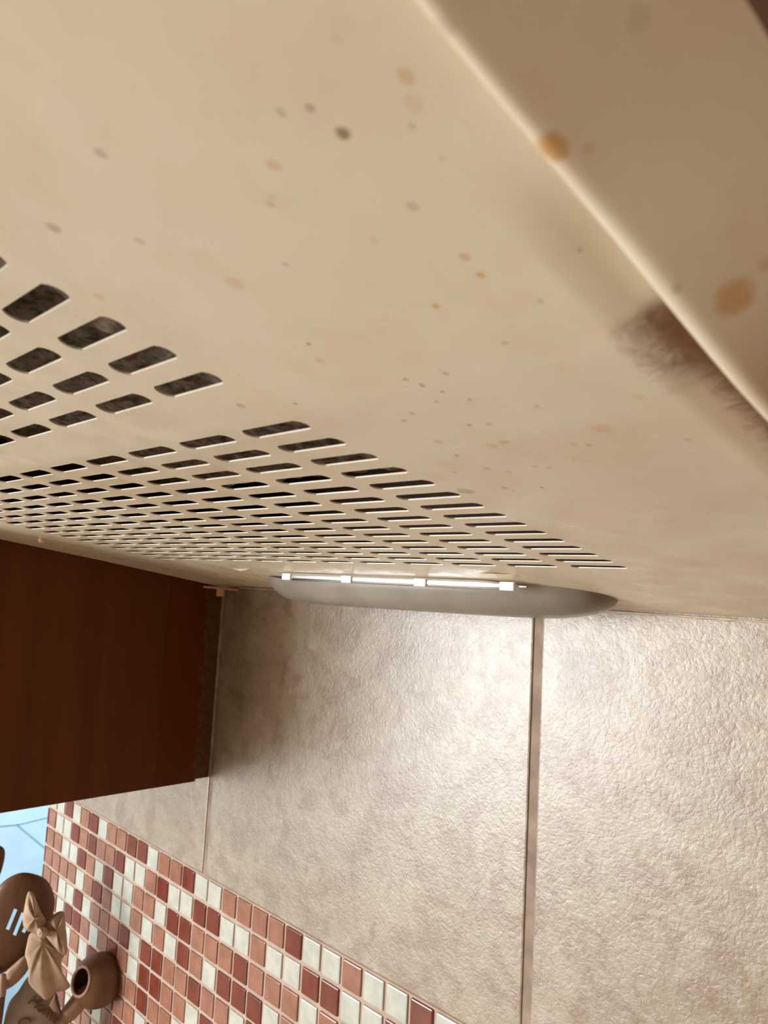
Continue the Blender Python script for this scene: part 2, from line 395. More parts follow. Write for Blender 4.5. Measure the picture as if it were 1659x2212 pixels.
yl = [0.04, 0.6, 1.4, 2.2, 3.0, 3.8, 4.5] + subdiv_cells(row_main, HR, FY) + [row_main[-1] + HR, 12.99, 13.1, 13.2, 13.3, 13.4] + subdiv_cells(row_front, HRF, FY) + [row_front[-1] + HRF, 13.55, 13.65, 17.3, 18.3, 19.4, 20.4, 21.3]
yl = sorted(yl)
bm = bmesh.new()
cache = {}
def sm(t): t = max(0.0, min(1.0, t)); return t * t * (3 - 2 * t)
def V(x, d):
    k = (round(x, 4), round(d, 4))
    if k not in cache: cache[k] = bm.verts.new((x, -d, prof(-d) + 0.10 * sm((x - 25.2) / 0.28) * sm((14.8 - d) / 1.0)))
    return cache[k]
def in_cell(x, d):
    for cc in xcells:
        if abs(x - cc) < PX / 2:
            for rr, h in [(r_, HR) for r_ in row_main] + [(r_, HRF) for r_ in row_front]:
                if abs(d - rr) < h: return True
    return False
for i in range(len(xl) - 1):
    for j in range(len(yl) - 1):
        if in_cell((xl[i] + xl[i + 1]) / 2, (yl[j] + yl[j + 1]) / 2): continue
        bm.faces.new((V(xl[i], yl[j]), V(xl[i], yl[j + 1]), V(xl[i + 1], yl[j + 1]), V(xl[i + 1], yl[j])))
def cell(cx_, cd, h):
    hx = PX / 2; outer = []
    for i in range(FX): outer.append((-hx + 2 * hx * i / FX, -h))
    for i in range(FY): outer.append((hx, -h + 2 * h * i / FY))
    for i in range(FX): outer.append((hx - 2 * hx * i / FX, h))
    for i in range(FY): outer.append((-hx, h - 2 * h * i / FY))
    n = len(outer); inner = []
    # walk the slot outline by mapping each border point proportionally (stretched coordinates avoid thin fans)
    def imap(px_, py_):
        sx_, sy_ = px_ / hx, py_ / h
        if abs(sy_) >= abs(sx_) - 1e-9:                       # top or bottom edge
            tx = sx_ * HL
            return (tx, HW * (1 if sy_ > 0 else -1))
        t = sy_; return ((HL + SAG * (1 - t * t) ** 0.75) * (1 if sx_ > 0 else -1), HW * t)
    O = [V(cx_ + a, cd + b_) for a, b_ in outer]
    I = []
    for k in range(n):
        a, b_ = outer[k]; a2, b2 = outer[(k + 1) % n]
        for t in (0, 0.5):
            q = imap(a + (a2 - a) * t, b_ + (b2 - b_) * t)
            I.append(bm.verts.new((cx_ + q[0], -(cd + q[1]), prof(-(cd + q[1])))))
    for k in range(n):
        bm.faces.new((O[k], O[(k + 1) % n], I[(2 * k + 2) % (2 * n)], I[2 * k + 1], I[2 * k]))
for cc in xcells:
    for rr in row_main: cell(cc, rr, HR)
    for rr in row_front: cell(cc, rr, HRF)
bmesh.ops.recalc_face_normals(bm, faces=bm.faces)
# give the sheet its thickness, upwards
res = bmesh.ops.extrude_face_region(bm, geom=list(bm.faces))
for v in [g for g in res['geom'] if isinstance(g, bmesh.types.BMVert)]: v.co.z += 0.022
bmesh.ops.recalc_face_normals(bm, faces=bm.faces)
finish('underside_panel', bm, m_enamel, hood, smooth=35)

# side rims: pressed lips a little lower than the panel
def drop_r(y): return float(np.interp(-y, [0, 12.2, 13.0, 14.6, 15.4, 22], [0.42, 0.42, 0.36, 0.16, 0.13, 0.13]))
ys = [-0.04 - 0.355 * i for i in range(60)]
def rim(sections, name, m):
    bm = bmesh.new(); prev = None
    for y in ys:
        ring = [bm.verts.new((x, y, z)) for x, z in sections(y)]
        if prev:
            for i in range(len(ring)):
                k = (i + 1) % len(ring); bm.faces.new((prev[i], prev[k], ring[k], ring[i]))
        else: bm.faces.new(ring)
        prev = ring
    bm.faces.new(list(reversed(prev)))
    bmesh.ops.recalc_face_normals(bm, faces=bm.faces)
    return finish(name, bm, m, hood, smooth=50)
def sec_r(y):
    p = prof(y); d = drop_r(y); xe = 25.52 + 0.70 * d; r = min(0.11, d * 0.6); zb = p - d
    o = [(xe, p + 0.02), (xe, zb + r)]
    for i in range(1, 8):
        a = math.radians(16 * i); o.append((xe + r - r * math.cos(a), zb + r - r * math.sin(a)))
    xo = 26.86; zo = zb + 0.44
    xs_, zs_ = o[-1]
    o += [(xs_ + (xo - 0.12 - xs_) * t, zs_ + (zo - 0.01 - zs_) * t) for t in (0.04, 0.3, 0.6)] + [(xo - 0.12, zo - 0.01), (xo - 0.04, zo + 0.03), (xo, zo + 0.12), (xo, p + 0.8), (xe + 0.3, p + 0.8)]
    return o
rim(sec_r, 'side_rim', m_rim)
def sec_l(y):
    p = prof(y); d = float(np.interp(-y, [0, 9, 22], [0.11, 0.18, 0.2])); zb = p - d
    return [(1.9, p - 0.005), (1.2, p - 0.05), (0.75, zb + 0.03), (0.62, zb + 0.01), (0.56, zb), (0.50, zb + 0.01), (0.46, zb + 0.06), (0.46, p + 0.3), (1.9, p + 0.3)]
rim(sec_l, 'side_rim', m_rim)

# housing above the sheet
bm = bmesh.new()
def slab(x0, x1, f_lo, f_hi):
    prev = None
    for y in ys:
        r_ = [bm.verts.new((x0, y, f_lo(y))), bm.verts.new((x1, y, f_lo(y))), bm.verts.new((x1, y, f_hi(y))), bm.verts.new((x0, y, f_hi(y)))]
        if prev:
            for i in range(4): bm.faces.new((prev[i], prev[(i + 1) % 4], r_[(i + 1) % 4], r_[i]))
        else: bm.faces.new(r_)
        prev = r_
    bm.faces.new(list(reversed(prev)))
slab(26.5, 26.91, lambda y: prof(y) + 0.2, lambda y: 20.0)
slab(0.45, 0.8, lambda y: prof(y) + 0.2, lambda y: 20.0)
box(bm, 0.45, 26.79, -20.9, -0.04, 20, 20.3)
box(bm, 0.8, 26.4, -0.35, -0.05, 12.0, 20)
box(bm, 0.8, 26.4, -21.3, -20.9, 15.9, 20)
bmesh.ops.recalc_face_normals(bm, faces=bm.faces)
finish('housing', bm, m_shell, hood)
# felt filter lying behind the slots, sagging at the right front
bm = bmesh.new(); G = []
nx_, ny_ = 90, 60
rnd = random.Random(3)
for i in range(nx_ + 1):
    row = []
    for j in range(ny_ + 1):
        x = 3.2 + (22.0 - 3.2) * i / nx_; y = -(4.4 + (17.2 - 4.4) * j / ny_)
        near = max(0.0, min(1.0, (x - 20.1) / 0.5)) * max(0.0, min(1.0, (-y - 9.4) / 0.8))
        near2 = max(0.0, min(1.0, (-y - 14.2) / 1.0)) * max(0.0, min(1.0, (x - 18.6) / 2))
        near = max(near, near2)
        h = 2.6 * (1 - near) + 0.16 * near + 0.05 * math.sin(x * 7.1 + y * 3.3) + 0.04 * math.sin(y * 9.7 - x * 2.2) + rnd.uniform(-0.02, 0.02)
        row.append(bm.verts.new((x, y, prof(y) + h)))
    G.append(row)
for i in range(nx_):
    for j in range(ny_): bm.faces.new((G[i][j], G[i][j + 1], G[i + 1][j + 1], G[i + 1][j]))
res = bmesh.ops.extrude_face_region(bm, geom=list(bm.faces))
for v in [g for g in res['geom'] if isinstance(g, bmesh.types.BMVert)]: v.co.z += 0.3
bmesh.ops.recalc_face_normals(bm, faces=bm.faces)
finish('grease_filter', bm, m_filter, hood, smooth=60)

# lamp cover
def hull(x0, x1, yc, hy, depth, inset, n=64, levels=9, lift=0.0, flat=None):
    bm = bmesh.new(); xc, hx = (x0 + x1) / 2, (x1 - x0) / 2; rings = []
    for l in range(levels + 1):
        t = l / levels * math.pi / 2; k = 1 - math.cos(t); ax, ay = hx - inset[0] * k, hy - inset[1] * k; ring = []
        for i in range(n):
            a = 2 * math.pi * i / n; ca, sa = math.cos(a), math.sin(a)
            e = 0.62
            x = xc + ax * math.copysign(abs(ca) ** e, ca); y = yc + ay * math.copysign(abs(sa) ** 0.8, sa)
            z = (prof(y) + lift) * (1 - math.sin(t)) + (prof(y) + lift) * 0 + math.sin(t) * ((flat if flat is not None else prof(yc) - depth) + 0.010 * (x - xc))
            ring.append(bm.verts.new((x, y, z)))
        rings.append(ring)
    for A, B in zip(rings, rings[1:]):
        for i in range(n): bm.faces.new((A[i], A[(i + 1) % n], B[(i + 1) % n], B[i]))
    bm.faces.new(rings[-1]); bm.faces.new(list(reversed(rings[0])))
    bmesh.ops.recalc_face_normals(bm, faces=bm.faces)
    return bm
LX0, LX1, LYC, LHY = 6.95, 19.25, -1.95, 1.62
cover = finish('lamp_cover', hull(LX0, LX1, LYC, LHY, 0.6, (2.0, 0.75), flat=11.40, lift=0.01), m_lamp, hood, smooth=60)
cover['label'] = 'grey translucent plastic lamp cover'
# polished strip along the upper front edge of the cover
bm = bmesh.new()
pts = [(x, LYC - LHY - 0.02 + 0.012 * max(0, abs(x - 13.2) - 4.2) ** 2, 0) for x in [8.5 + 0.34 * i for i in range(29)]]
prev = None
for (x, y, _) in pts:
    z0 = prof(y) - 0.13
    k = min(1.0, min(x - 8.3, 18.1 - x) / 1.2); k = max(k, 0.15)
    ring = [bm.verts.new((x, y - 0.05 * k + 0.085 * k * math.cos(a) * -1 + 0.03, z0 + 0.115 * k * math.sin(a))) for a in [2 * math.pi * i / 16 for i in range(16)]]
    if prev:
        for i in range(16): bm.faces.new((prev[i], prev[(i + 1) % 16], ring[(i + 1) % 16], ring[i]))
    else: bm.faces.new(ring)
    prev = ring
bm.faces.new(list(reversed(prev)))
bmesh.ops.recalc_face_normals(bm, faces=bm.faces)
st = finish('chrome_strip', bm, m_chrome, hood, smooth=60); st['label'] = 'bright chrome strip'
st.parent = cover
for x in (9.5, 12.2, 14.95, 17.6):  # small white blocks along the polished strip
    bm = bmesh.new(); z0 = prof(-3.6) - 0.14
    y0 = LYC - LHY - 0.17
    box(bm, x - 0.2, x + 0.2, y0, y0 + 0.1, z0 - 0.1, z0 + 0.1, 0, 0.03)
    cl = finish('white_block', bm, m_wblock, hood); cl.parent = cover; cl['label'] = 'small white block'
# punched tabs beside the lamp
for x, y in ((7.35, -3.95), (17.75, -4.35)):
    bm = bmesh.new(); z = prof(y)
    a = [bm.verts.new(q) for q in ((x - 0.45, y, z - 0.003), (x + 0.05, y - 0.10, z - 0.006), (x + 0.1, y + 0.12, z - 0.004), (x + 0.05, y, z - 0.09), (x + 0.5, y + 0.05, z - 0.003))]
    for t in ((0, 1, 3), (0, 3, 2), (1, 4, 3), (3, 4, 2), (0, 2, 4, 1)): bm.faces.new([a[i] for i in t])
    bmesh.ops.recalc_face_normals(bm, faces=bm.faces)
    finish('punched_tab', bm, m_rim, hood)
# hardened grease drop near the left edge
bm = bmesh.new(); bmesh.ops.create_uvsphere(bm, u_segments=12, v_segments=8, radius=0.1, matrix=Matrix.Translation((2.35, -8.35, prof(-8.35) - 0.07)))
finish('grease_drop', bm, plain('hard_grease', (0.80, 0.55, 0.36), 0.3), hood, smooth=60)
# sealant where the hood meets the wall
bm = bmesh.new()
prev = None; rnd = random.Random(8)
for i in range(121):
    x = 1.6 + 23.9 * i / 120; r = 0.05 + 0.05 * rnd.random() * (0.4 if x < 17 else 1.3)
    ring = [bm.verts.new((x, -0.0 - r * 0.8 * math.cos(a), 11.70 - r * 0.7 * math.sin(a) + 0.01)) for a in [math.pi * k / 6 - math.pi / 2 + math.pi / 2 for k in range(7)]]
    if prev:
        for k in range(6): bm.faces.new((prev[k], prev[k + 1], ring[k + 1], ring[k]))
    prev = ring
sl = finish('trim_1', bm, plain('sealant', (0.60, 0.47, 0.33), 0.5, 0, 0.2, 0.5, 0.4, 0.12), org=(13.5, 0, 11.7), smooth=60, kind='structure')

# tile spacer wedged in the corner
bm = bmesh.new()
A_, B_ = Vector((0.46, -0.95, 11.64)), Vector((1.75, -0.12, 11.585)); L_ = (B_ - A_).length
box(bm, -L_ / 2, L_ / 2, -0.05, 0.05, -0.045, 0.045, 0, 0.015)
box(bm, -0.16, 0.16, -0.05, 0.05, -0.33, -0.03, 0, 0.015)
bmesh.ops.transform(bm, verts=bm.verts, matrix=Matrix.Translation((A_ + B_) / 2) @ Matrix.Rotation(math.atan2(B_.y - A_.y, B_.x - A_.x), 4, 'Z') @ Matrix.Rotation(-math.asin((B_.z - A_.z) / L_), 4, 'Y'))
tag(finish('tile_spacer', bm, plain('salmon_plastic', (0.66, 0.36, 0.22), 0.5), org=(1.1, -0.53, 11.6)),
    'small salmon T-shaped plastic tile spacer wedged in the corner between hood, tiles and wooden cabinet', 'tile spacer')

# ================================================================== WALL CABINET AT THE LEFT
m_cab, nt, b = mat('cabinet_veneer'); c = coords(nt)
mp = nt.nodes.new('ShaderNodeMapping'); mp.inputs['Scale'].default_value = (1, 1, 0.06); link(nt, c, mp.inputs[0])
g1 = noise(nt, mp.outputs[0], 0.9, 6, 0.6, 0.3)
col = mix(nt, mrange(nt, g1, 0.3, 0.7), (0.13, 0.036, 0.005), (0.10, 0.026, 0.003))
sep = nt.nodes.new('ShaderNodeSeparateXYZ'); link(nt, c, sep.inputs[0])
gy = math_(nt, 'ADD', math_(nt, 'MULTIPLY', sep.outputs[1], 1 / U), math_(nt, 'MULTIPLY', noise(nt, c, 0.5, 4, 0.7), 0.8))
col = mix(nt, math_(nt, 'MULTIPLY', mrange(nt, gy, -0.55, -0.2, 0, 1), mrange(nt, noise(nt, c, 0.28, 5, 0.8), 0.42, 0.58, 0.25, 0.9)), col, (0.06, 0.035, 0.014))
link(nt, col, b.inputs['Base Color']); b.inputs['Roughness'].default_value = 0.55; b.inputs['Specular IOR Level'].default_value = 0.2
bump(nt, g1, b, 0.05, 0.0004)
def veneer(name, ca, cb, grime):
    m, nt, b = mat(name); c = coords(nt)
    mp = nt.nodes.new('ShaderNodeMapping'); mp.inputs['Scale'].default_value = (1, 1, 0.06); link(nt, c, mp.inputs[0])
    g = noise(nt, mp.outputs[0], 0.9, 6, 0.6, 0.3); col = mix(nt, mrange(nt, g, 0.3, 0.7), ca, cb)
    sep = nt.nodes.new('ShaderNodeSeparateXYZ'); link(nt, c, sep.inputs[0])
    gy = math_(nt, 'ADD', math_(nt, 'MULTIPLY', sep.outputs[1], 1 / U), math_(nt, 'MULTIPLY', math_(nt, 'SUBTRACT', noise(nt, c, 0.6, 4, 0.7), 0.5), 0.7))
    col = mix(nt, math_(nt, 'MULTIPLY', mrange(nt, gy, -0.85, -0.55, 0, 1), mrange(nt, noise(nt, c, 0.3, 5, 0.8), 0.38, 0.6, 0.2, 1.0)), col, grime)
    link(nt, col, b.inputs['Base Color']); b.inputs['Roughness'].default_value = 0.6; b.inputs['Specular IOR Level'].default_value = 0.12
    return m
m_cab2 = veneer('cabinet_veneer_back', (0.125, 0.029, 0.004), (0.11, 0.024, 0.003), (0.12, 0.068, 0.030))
CORG = (-12.8, 0, 3.75)
cab = thing('wall_cabinet', 'dark brown wooden wall cabinet on the tiles at the left of the cream hood', 'wall cabinet', CORG)
bm = bmesh.new()
z0, z1 = 3.75, 33
box(bm, -0.35, 0.40, -13.2, -2.42, z0, z1, 0, 0.02)
finish('side_panel', bm, m_cab, cab)
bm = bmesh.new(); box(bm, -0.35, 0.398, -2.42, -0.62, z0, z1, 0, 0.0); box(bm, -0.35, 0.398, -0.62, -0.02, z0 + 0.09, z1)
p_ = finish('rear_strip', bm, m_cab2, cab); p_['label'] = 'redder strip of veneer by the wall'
m_cab2.node_tree.nodes  # strip carries old grease at its rear edge
bm = bmesh.new(); box(bm, -26, -25.25, -13.2, -0.02, z0, z1, 0, 0.02); finish('side_panel', bm, m_cab, cab)
bm = bmesh.new(); box(bm, -25.25, -0.35, -13.2, -0.02, z0 + 0.3, z0 + 1.1); finish('bottom_panel', bm, m_cab, cab)
bm = bmesh.new(); box(bm, -25.25, -0.35, -13.2, -0.02, z1 - 0.8, z1); finish('top_panel', bm, m_cab, cab)
for x0, x1, hx in ((-25.95, -12.9, -14.0), (-12.75, 0.35, -11.6)):
    bm = bmesh.new(); box(bm, x0, x1, -14.0, -13.22, z0 + 0.05, z1 - 0.05, 0, 0.06)
    d_ = finish('door', bm, m_cab, cab)
    bm = bmesh.new(); tube(bm, [(hx, -14.0, 6), (hx, -14.9, 6.2), (hx, -14.9, 10.8), (hx, -14.0, 11)], 0.2); 
    h_ = finish('handle', bm, m_chrome, cab, smooth=60); h_.parent = d_

blocker_cab = thing('wall_cabinet', 'added unseen brown cabinet right of the cream hood, cutting light from the right', 'wall cabinet', (44, 0, 3.75))  # unseen cabinet, added to block light from the right and bounce brown
bm = bmesh.new(); box(bm, 27.0, 27.75, -13.0, -0.02, 3.75, 33, 0, 0.02); finish('side_panel', bm, m_cab, blocker_cab)
bm = bmesh.new(); box(bm, 60.2, 60.95, -13.0, -0.02, 3.75, 33, 0, 0.02); finish('side_panel', bm, m_cab, blocker_cab)
bm = bmesh.new(); box(bm, 27.75, 60.2, -13.0, -0.02, 4.05, 4.85); finish('bottom_panel', bm, m_cab, blocker_cab)
bm = bmesh.new(); box(bm, 27.75, 60.2, -13.0, -0.02, 32.2, 33); finish('top_panel', bm, m_cab, blocker_cab)
for x0, x1 in ((27.1, 43.9), (44.1, 60.9)):
    bm = bmesh.new(); box(bm, x0, x1, -13.8, -13.02, 3.8, 32.9, 0, 0.06); finish('door', bm, m_cab, blocker_cab)

# ================================================================== WORKTOP, BASE CABINETS
bm = bmesh.new(); box(bm, -26, 63.9, -27, -0.02, -ZO - 1.4, -ZO, 0, 0.1)
tag(finish('worktop', bm, plain('worktop_stone', (0.50, 0.40, 0.30), 0.35, 0, 0.2, 0.4), org=(0, -13, -ZO)), 'beige worktop below the mosaic splashback', 'worktop')
bm = bmesh.new(); box(bm, -25.9, 63.8, -25.5, -0.02, ZF, -ZO - 1.42)
tag(finish('base_cabinet', bm, m_cab, org=(0, -13, ZF)), 'brown wooden base cabinet under the beige worktop', 'base cabinet')

# ================================================================== UTENSILS
AN = Vector((-7.6, -3.3, -2.2))
UN = (Vector((CX, CY, 0)) - Vector((AN.x, AN.y, 0))).normalized()     # horizontal direction from the utensils towards the stove side
UR = Vector((-UN.y, UN.x, 0)); UZ = Vector((0, 0, 1))
def px(u, v, dep=0.0): return pix(u, v, AN, dep)
JX, JY = -9.0, -3.6
m_dw = wood('dark_spoon_wood', (0.19, 0.085, 0.04), (0.13, 0.055, 0.024), 0.45)
m_lw = wood('light_spoon_wood', (0.44, 0.27, 0.18), (0.36, 0.21, 0.135), 0.55)
m_bow = plain('linen_bow', (0.43, 0.30, 0.20), 0.85, 0, 0.14, 0.5, 0.6, 0.12)
m_plq = wood('plaque_wood', (0.30, 0.25, 0.18), (0.25, 0.20, 0.14), 0.6, stretch=(1, 1, 0.3))
m_red = plain('red_paint', (0.14, 0.035, 0.02), 0.6)
m_black = plain('black_resin', (0.03, 0.022, 0.02), 0.5)

def puff(outline, dep, thick, wr=0.0, rings=7, back=0.35, seed=0, crisp=False, cen=None):
    """cushion-like solid filling an outline; outline in photo points on the utensil plane"""
    bm = bmesh.new(); P = []
    n0 = len(outline)
    if not crisp:                                  # smooth closed spline
        for i in range(n0):
            p0, p1, p2, p3 = [Vector(outline[(i + k) % n0]) for k in (-1, 0, 1, 2)]
            for t in (0, .25, .5, .75):
                P.append(0.5 * ((2 * p1) + (-p0 + p2) * t + (2 * p0 - 5 * p1 + 4 * p2 - p3) * t * t + (-p0 + 3 * p1 - 3 * p2 + p3) * t ** 3))
    else: P = [Vector(q) for q in outline]
    c_ = Vector(cen) if cen else sum(P, Vector((0, 0))) / len(P); n = len(P); R_ = []
    rr = random.Random(seed); ph = [rr.uniform(0, 6.28) for _ in range(6)]
    def ring(f, s):
        out = []
        for i, q in enumerate(P):
            w = c_ + (q - c_) * f
            h = math.sqrt(max(0, 1 - f * f)) * thick * (1 if s > 0 else back)
            a = 2 * math.pi * i / n
            h += (wr * 0.5 * math.sin(a * 5 + ph[0]) * f * (1 - f) * 4 + wr * 0.25 * math.sin(a * 8 + ph[1]) * f * (1 - f) * 4) * (1 if s > 0 else 0)
            out.append(bm.verts.new(px(w.x, w.y, dep + s * h)))
        return out
    fs = [math.sin(math.pi / 2 * k / rings) for k in range(1, rings + 1)]
    top = [ring(f, 1) for f in fs]; bot = [ring(f, -1) for f in fs[:-1]] + [top[-1]]
    for L, s in ((top, 1), (bot, -1)):
        cv = bm.verts.new(px(c_.x, c_.y, dep + s * thick * (1 if s > 0 else back)))
        for i in range(n):
            t = (cv, L[0][i], L[0][(i + 1) % n]); bm.faces.new(t)
            for A, B in zip(L, L[1:]): bm.faces.new((A[i], B[i], B[(i + 1) % n], A[(i + 1) % n]))
    bmesh.ops.recalc_face_normals(bm, faces=bm.faces)
    return bm
def boolean_cut(o, cutters):
    for cu in cutters:
        md = o.modifiers.new('cut', 'BOOLEAN'); md.operation = 'DIFFERENCE'; md.object = cu; md.solver = 'EXACT'
    dg = bpy.context.evaluated_depsgraph_get(); dg.update()
    me = bpy.data.meshes.new_from_object(o.evaluated_get(dg)); o.modifiers.clear(); o.data = me
    for cu in cutters: bpy.data.objects.remove(cu, do_unlink=True)

# big dark slotted spoon: shallow bowl seen from its back
def ell(cx, cy, a, b_, rot, n=20):
    return [(cx + a * math.cos(t) * math.cos(rot) - b_ * math.sin(t) * math.sin(rot), cy + a * math.cos(t) * math.sin(rot) + b_ * math.sin(t) * math.cos(rot)) for t in [2 * math.pi * k / n for k in range(n)]]
sp = thing('slotted_spoon', 'large dark brown wooden slotted spoon standing behind the bow plaque', 'spoon', (JX - 1.0, JY + 0.3, -15.4))
head = finish('spoon_head', puff([(60, 1885), (100, 1900), (118, 1940), (112, 1985), (92, 2025), (55, 2068), (10, 2100), (-30, 2108), (-52, 2080), (-50, 2020), (-30, 1960), (0, 1912), (30, 1890)], -0.5, 0.45, back=-0.45), m_dw, sp)
cuts = []
for a, b2 in (((34, 1964), (16, 2008)), ((50, 1972), (31, 2020)), ((66, 1985), (50, 2014))):
    bm = bmesh.new(); A = Vector(a); B = Vector(b2); dr = (B - A).normalized(); nr = Vector((-dr.y, dr.x)) * 3.6
    o_ = [A + nr, A - nr, B - nr, B + nr]
    f_ = [bm.verts.new(px(q.x, q.y, 0.8)) for q in o_]; g_ = [bm.verts.new(px(q.x, q.y, -1.6)) for q in o_]
    bm.faces.new(f_); bm.faces.new(list(reversed(g_)))
    for i in range(4): bm.faces.new((f_[i], g_[i], g_[(i + 1) % 4], f_[(i + 1) % 4]))
    bmesh.ops.recalc_face_normals(bm, faces=bm.faces)
    cuts.append(finish('cutter', bm, m_dw, sp))
bpy.context.view_layer.update()
boolean_cut(head, cuts)
for p in head.data.polygons: p.use_smooth = True
head.data.set_sharp_from_angle(angle=math.radians(50))
bm = bmesh.new(); tube(bm, [px(-8, 2085, -0.5), px(-40, 2160, -0.5), (JX - 1.1, JY + 0.2, -12), (JX - 1.0, JY + 0.3, -15.4)], [0.36, 0.3, 0.3, 0.3])
finish('handle', bm, m_dw, sp, smooth=60)

# pale spatula whose blade shows below the dark spoon
spa = thing('wooden_spatula', 'pale pinkish wooden spatula leaning between dark spoon and linen bow', 'spatula', (JX - 0.1, JY - 0.9, -15.4))
finish('blade', puff([(9, 2118), (12, 2100), (30, 2083), (54, 2064), (66, 2072), (60, 2096), (36, 2124), (9, 2140), (0, 2134)], 0.05, 0.22, rings=5), m_lw, spa, smooth=60)
bm = bmesh.new(); tube(bm, [px(14, 2118, 0.05), px(-20, 2146, 0.0), px(-50, 2230, -0.2), (JX - 0.1, JY - 0.9, -15.4)], [0.3, 0.3, 0.28, 0.28])
finish('handle', bm, m_lw, spa, smooth=60)

# thin stick at the left frame edge
stk = thing('wooden_stick', 'thin light wooden stick with rounded tip at the lower left edge', 'stick', (JX - 1.1, JY - 0.7, -15.4))
bm = bmesh.new(); A = px(6, 2108, 0.5)
tube(bm, [px(7, 2103, 0.5), px(6, 2106, 0.5), px(5, 2120, 0.5), px(4, 2150, 0.5)], [0.04, 0.13, 0.17, 0.17]); finish('tip', bm, m_lw, stk, smooth=60)
bm = bmesh.new(); tube(bm, [px(4, 2150, 0.5), px(-6, 2230, 0.4), (JX - 1.1, JY - 0.7, -15.4)], 0.15); finish('shaft', bm, m_dw, stk, smooth=60)
# dark tip of another utensil, mostly outside the frame
oth = thing('dark_turner', 'dark brown rounded utensil tip at the left edge above the slotted spoon', 'turner', (JX - 0.2, JY + 1.3, -15.4))
finish('blade', puff([(6, 1830), (11, 1842), (7, 1868), (-4, 1895), (-34, 1905), (-46, 1870), (-30, 1832), (-8, 1826)], -1.2, 0.2, rings=5), m_dw, oth, smooth=60)
bm = bmesh.new(); tube(bm, [px(-20, 1890, -1.2), px(-70, 2150, -1.0), (JX - 0.2, JY + 1.3, -15.4)], 0.3); finish('handle', bm, m_dw, oth, smooth=60)

# plaque with writing, bow tied over it
plq = thing('wooden_plaque', 'rounded wooden plaque with red Home lettering and a linen bow on top', 'plaque', (JX + 0.9, JY - 0.5, -15.4))
finish('board', puff([(62, 2108), (40, 2140), (20, 2165), (9, 2205), (8, 2250), (30, 2300), (80, 2330), (140, 2320), (165, 2280), (160, 2235), (133, 2190), (124, 2150), (112, 2120), (90, 2098)], 0.30, 0.16, rings=5), m_plq, plq, smooth=60)
bm = bmesh.new(); tube(bm, [px(85, 2290, 0.1), (JX + 0.9, JY - 0.5, -15.4)], [0.3, 0.26]); finish('handle', bm, m_lw, plq, smooth=60)
# raised wedge of the board beside the lettering
finish('board_edge', puff([(119, 2146), (131, 2186), (114, 2190), (104, 2172)], 0.42, 0.12, rings=3, crisp=True), m_lw, plq, smooth=40)
finish('edge_groove', puff([(119, 2145), (123, 2148), (133, 2186), (129, 2188)], 0.48, 0.08, rings=3, crisp=True), m_black, plq)
def letters(txt, p0, ang, h, shear, name):
    cu = bpy.data.curves.new(name, 'FONT'); cu.body = txt; cu.size = 1.0; cu.extrude = 0.03; cu.offset = 0.012; cu.shear = shear; cu.space_character = 0.95
    to = bpy.data.objects.new(name, cu); COL.objects.link(to); bpy.context.view_layer.update()
    dg = bpy.context.evaluated_depsgraph_get(); me = bpy.data.meshes.new_from_object(to.evaluated_get(dg))
    bpy.data.objects.remove(to, do_unlink=True)
    bm = bmesh.new(); bm.from_mesh(me); ca, sa = math.cos(ang), math.sin(ang)
    for v in bm.verts:
        x, y, z = v.co; u = p0[0] + (x * ca * h * 0.92 + y * sa * h); w = p0[1] + (x * sa * h * 0.92 - y * ca * h)
        v.co = px(u, w, 0.50 + z * 1.0)
    return finish(name, bm, m_red, plq)
tx = letters('Home', (58, 2166), math.radians(37), 35, 0.15, 'lettering'); tx['label'] = 'red painted word Home'
letters('C', (33, 2212), math.radians(30), 36, 0.25, 'lettering')
# small dark beads under the spoon slots
# linen bow
bow = finish('bow', puff([(95, 2010), (78, 2011), (64, 2018), (58, 2040), (54, 2063), (58, 2076), (62, 2096), (61, 2118), (68, 2132), (84, 2148), (97, 2160), (108, 2156), (122, 2144), (140, 2140), (152, 2131), (146, 2118), (135, 2100), (133, 2076), (139, 2062), (125, 2052), (112, 2036)], 0.75, 0.3, wr=0.09, seed=2, cen=(92, 2036)), m_bow, plq, smooth=60)
def child(bm, nm, m, par):
    o = finish(nm, bm, m, par, org=par['_org'], smooth=60); return o
child(puff([(60, 1928), (69, 1927), (77, 1942), (86, 1965), (98, 1985), (99, 1998), (90, 2012), (80, 2015), (62, 2012), (52, 2005), (49, 1985), (53, 1958)], 0.95, 0.42, wr=0.12, seed=5, cen=(74, 1985)), 'bow_loop', m_bow, bow)
child(puff([(94, 2008), (104, 1988), (118, 1974), (131, 1968), (140, 1973), (142, 2000), (145, 2030), (145, 2058), (137, 2063), (126, 2056), (112, 2040), (98, 2022)], 0.95, 0.42, wr=0.14, seed=9, cen=(122, 2012)), 'bow_loop', m_bow, bow)
child(puff([(84, 2004), (98, 2002), (104, 2012), (100, 2024), (86, 2026), (79, 2014)], 1.25, 0.28, wr=0.05, seed=4), 'bow_knot', m_bow, bow)

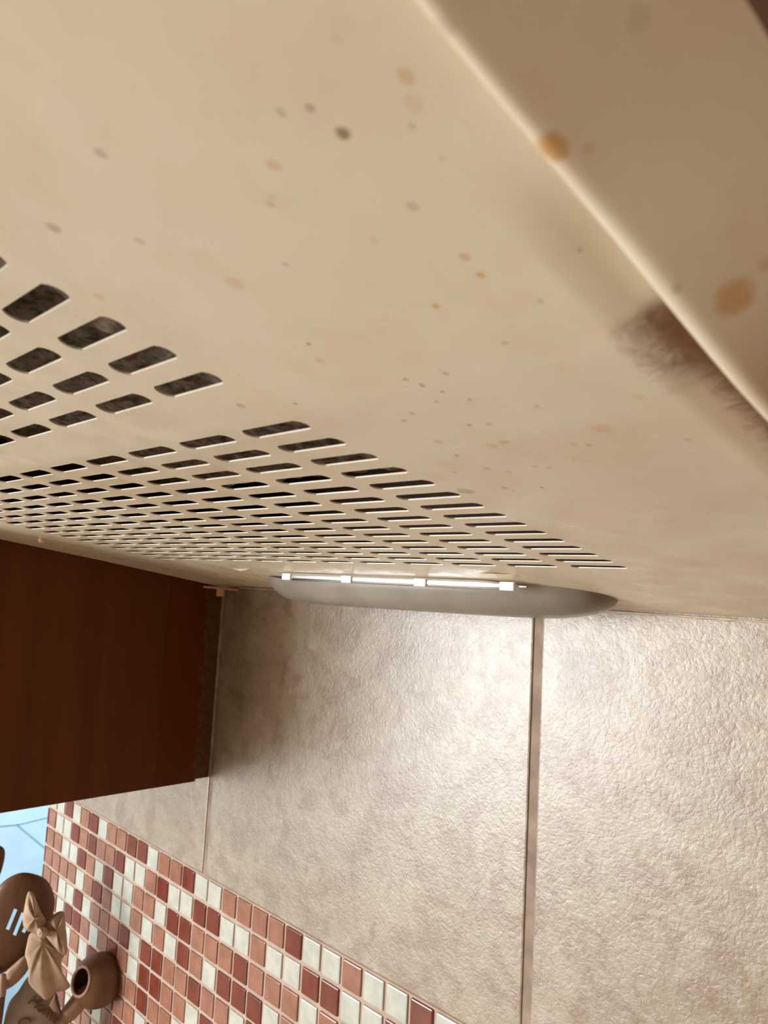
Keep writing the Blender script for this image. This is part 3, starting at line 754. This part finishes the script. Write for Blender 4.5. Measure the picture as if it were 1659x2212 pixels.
# ladle
lad = thing('wooden_ladle', 'brown wooden ladle with round cup in front of the mosaic', 'ladle', (JX + 1.0, JY + 0.6, -15.4))
cc = px(212, 2117, 0.0); ax = (px(150, 2090, 0.9) - cc).normalized()      # opening looks left and towards the viewer
ax = (-0.80 * UR + 0.52 * UN + 0.30 * UZ).normalized()
s1 = ax.cross(UZ).normalized(); s2 = ax.cross(s1)
bm = bmesh.new(); rings = []
prof_c = []
RC = 1.14
for k in range(0, 13):      # outside, from the back pole to the rim
    t = math.pi * (0.5 + 0.5 * (k / 12)) ; 
outer = [(-RC * math.cos(t), RC * math.sin(t)) for t in [math.radians(148) * k / 13 for k in range(1, 14)]]
inner = [(0.80 * RC, RC * 0.44), (0.5 * RC, RC * 0.66), (0.0, RC * 0.82), (-0.5 * RC, RC * 0.6), (-0.75 * RC, RC * 0.25)]
pr = outer + inner
def ringp(a, r, n=36):
    return [bm.verts.new(cc + ax * a + r * (math.cos(2 * math.pi * i / n) * s1 + math.sin(2 * math.pi * i / n) * s2)) for i in range(n)]
R_ = [ringp(a, r) for a, r in pr]
v0 = bm.verts.new(cc - ax * RC); v1 = bm.verts.new(cc - ax * RC * 0.85)
for i in range(36):
    bm.faces.new((v0, R_[0][i], R_[0][(i + 1) % 36])); bm.faces.new((v1, R_[-1][(i + 1) % 36], R_[-1][i]))
    for A, B in zip(R_, R_[1:]): bm.faces.new((A[i], B[i], B[(i + 1) % 36], A[(i + 1) % 36]))
bmesh.ops.recalc_face_normals(bm, faces=bm.faces)
finish('cup', bm, m_dw, lad, smooth=50)
bm = bmesh.new(); nL = 36; ringsL = []
for k in range(8):
    a_ = 2 * math.pi * k / 8; ringsL.append(ringp(0.84 * RC + 0.06 * math.cos(a_), RC * 0.50 + 0.07 * math.sin(a_)))
for k in range(8):
    A, B = ringsL[k], ringsL[(k + 1) % 8]
    for i in range(nL): bm.faces.new((A[i], B[i], B[(i + 1) % nL], A[(i + 1) % nL]))
bmesh.ops.recalc_face_normals(bm, faces=bm.faces)
lp = finish('lip', bm, m_lw, lad, smooth=60); lp['label'] = 'pale worn lip'
bm = bmesh.new(); tube(bm, [px(190, 2146, -0.1), px(173, 2160, 0.1), px(148, 2190, 0.2), px(118, 2232, 0.2), (JX + 1.0, JY + 0.6, -15.4)], [0.42, 0.42, 0.38, 0.34, 0.34])
hd = finish('handle', bm, m_lw, lad, smooth=60); hd['label'] = 'pale wooden handle'

# jar that holds them, below the frame
jar = bmesh.new()
def lathe(bm, c, prf, n=40):
    R = [[bm.verts.new((c[0] + r * math.cos(2 * math.pi * i / n), c[1] + r * math.sin(2 * math.pi * i / n), z)) for i in range(n)] for r, z in prf]
    for A, B in zip(R, R[1:]):
        for i in range(n): bm.faces.new((A[i], A[(i + 1) % n], B[(i + 1) % n], B[i]))
    bm.faces.new(list(reversed(R[0]))); bm.faces.new(R[-1])
lathe(jar, (JX, JY), [(2.0, -16), (2.3, -15.7), (2.45, -13), (2.3, -11.2), (2.4, -10.8), (2.2, -10.8), (2.1, -11.2), (2.2, -13), (2.1, -15.5)])
tag(finish('utensil_jar', jar, plain('jar_glaze', (0.60, 0.52, 0.42), 0.3), org=(JX, JY, -16), smooth=50), 'cream stoneware jar on the worktop holding the wooden utensils', 'jar')

for o in list(bpy.data.objects):
    if '_org' in o: del o['_org']
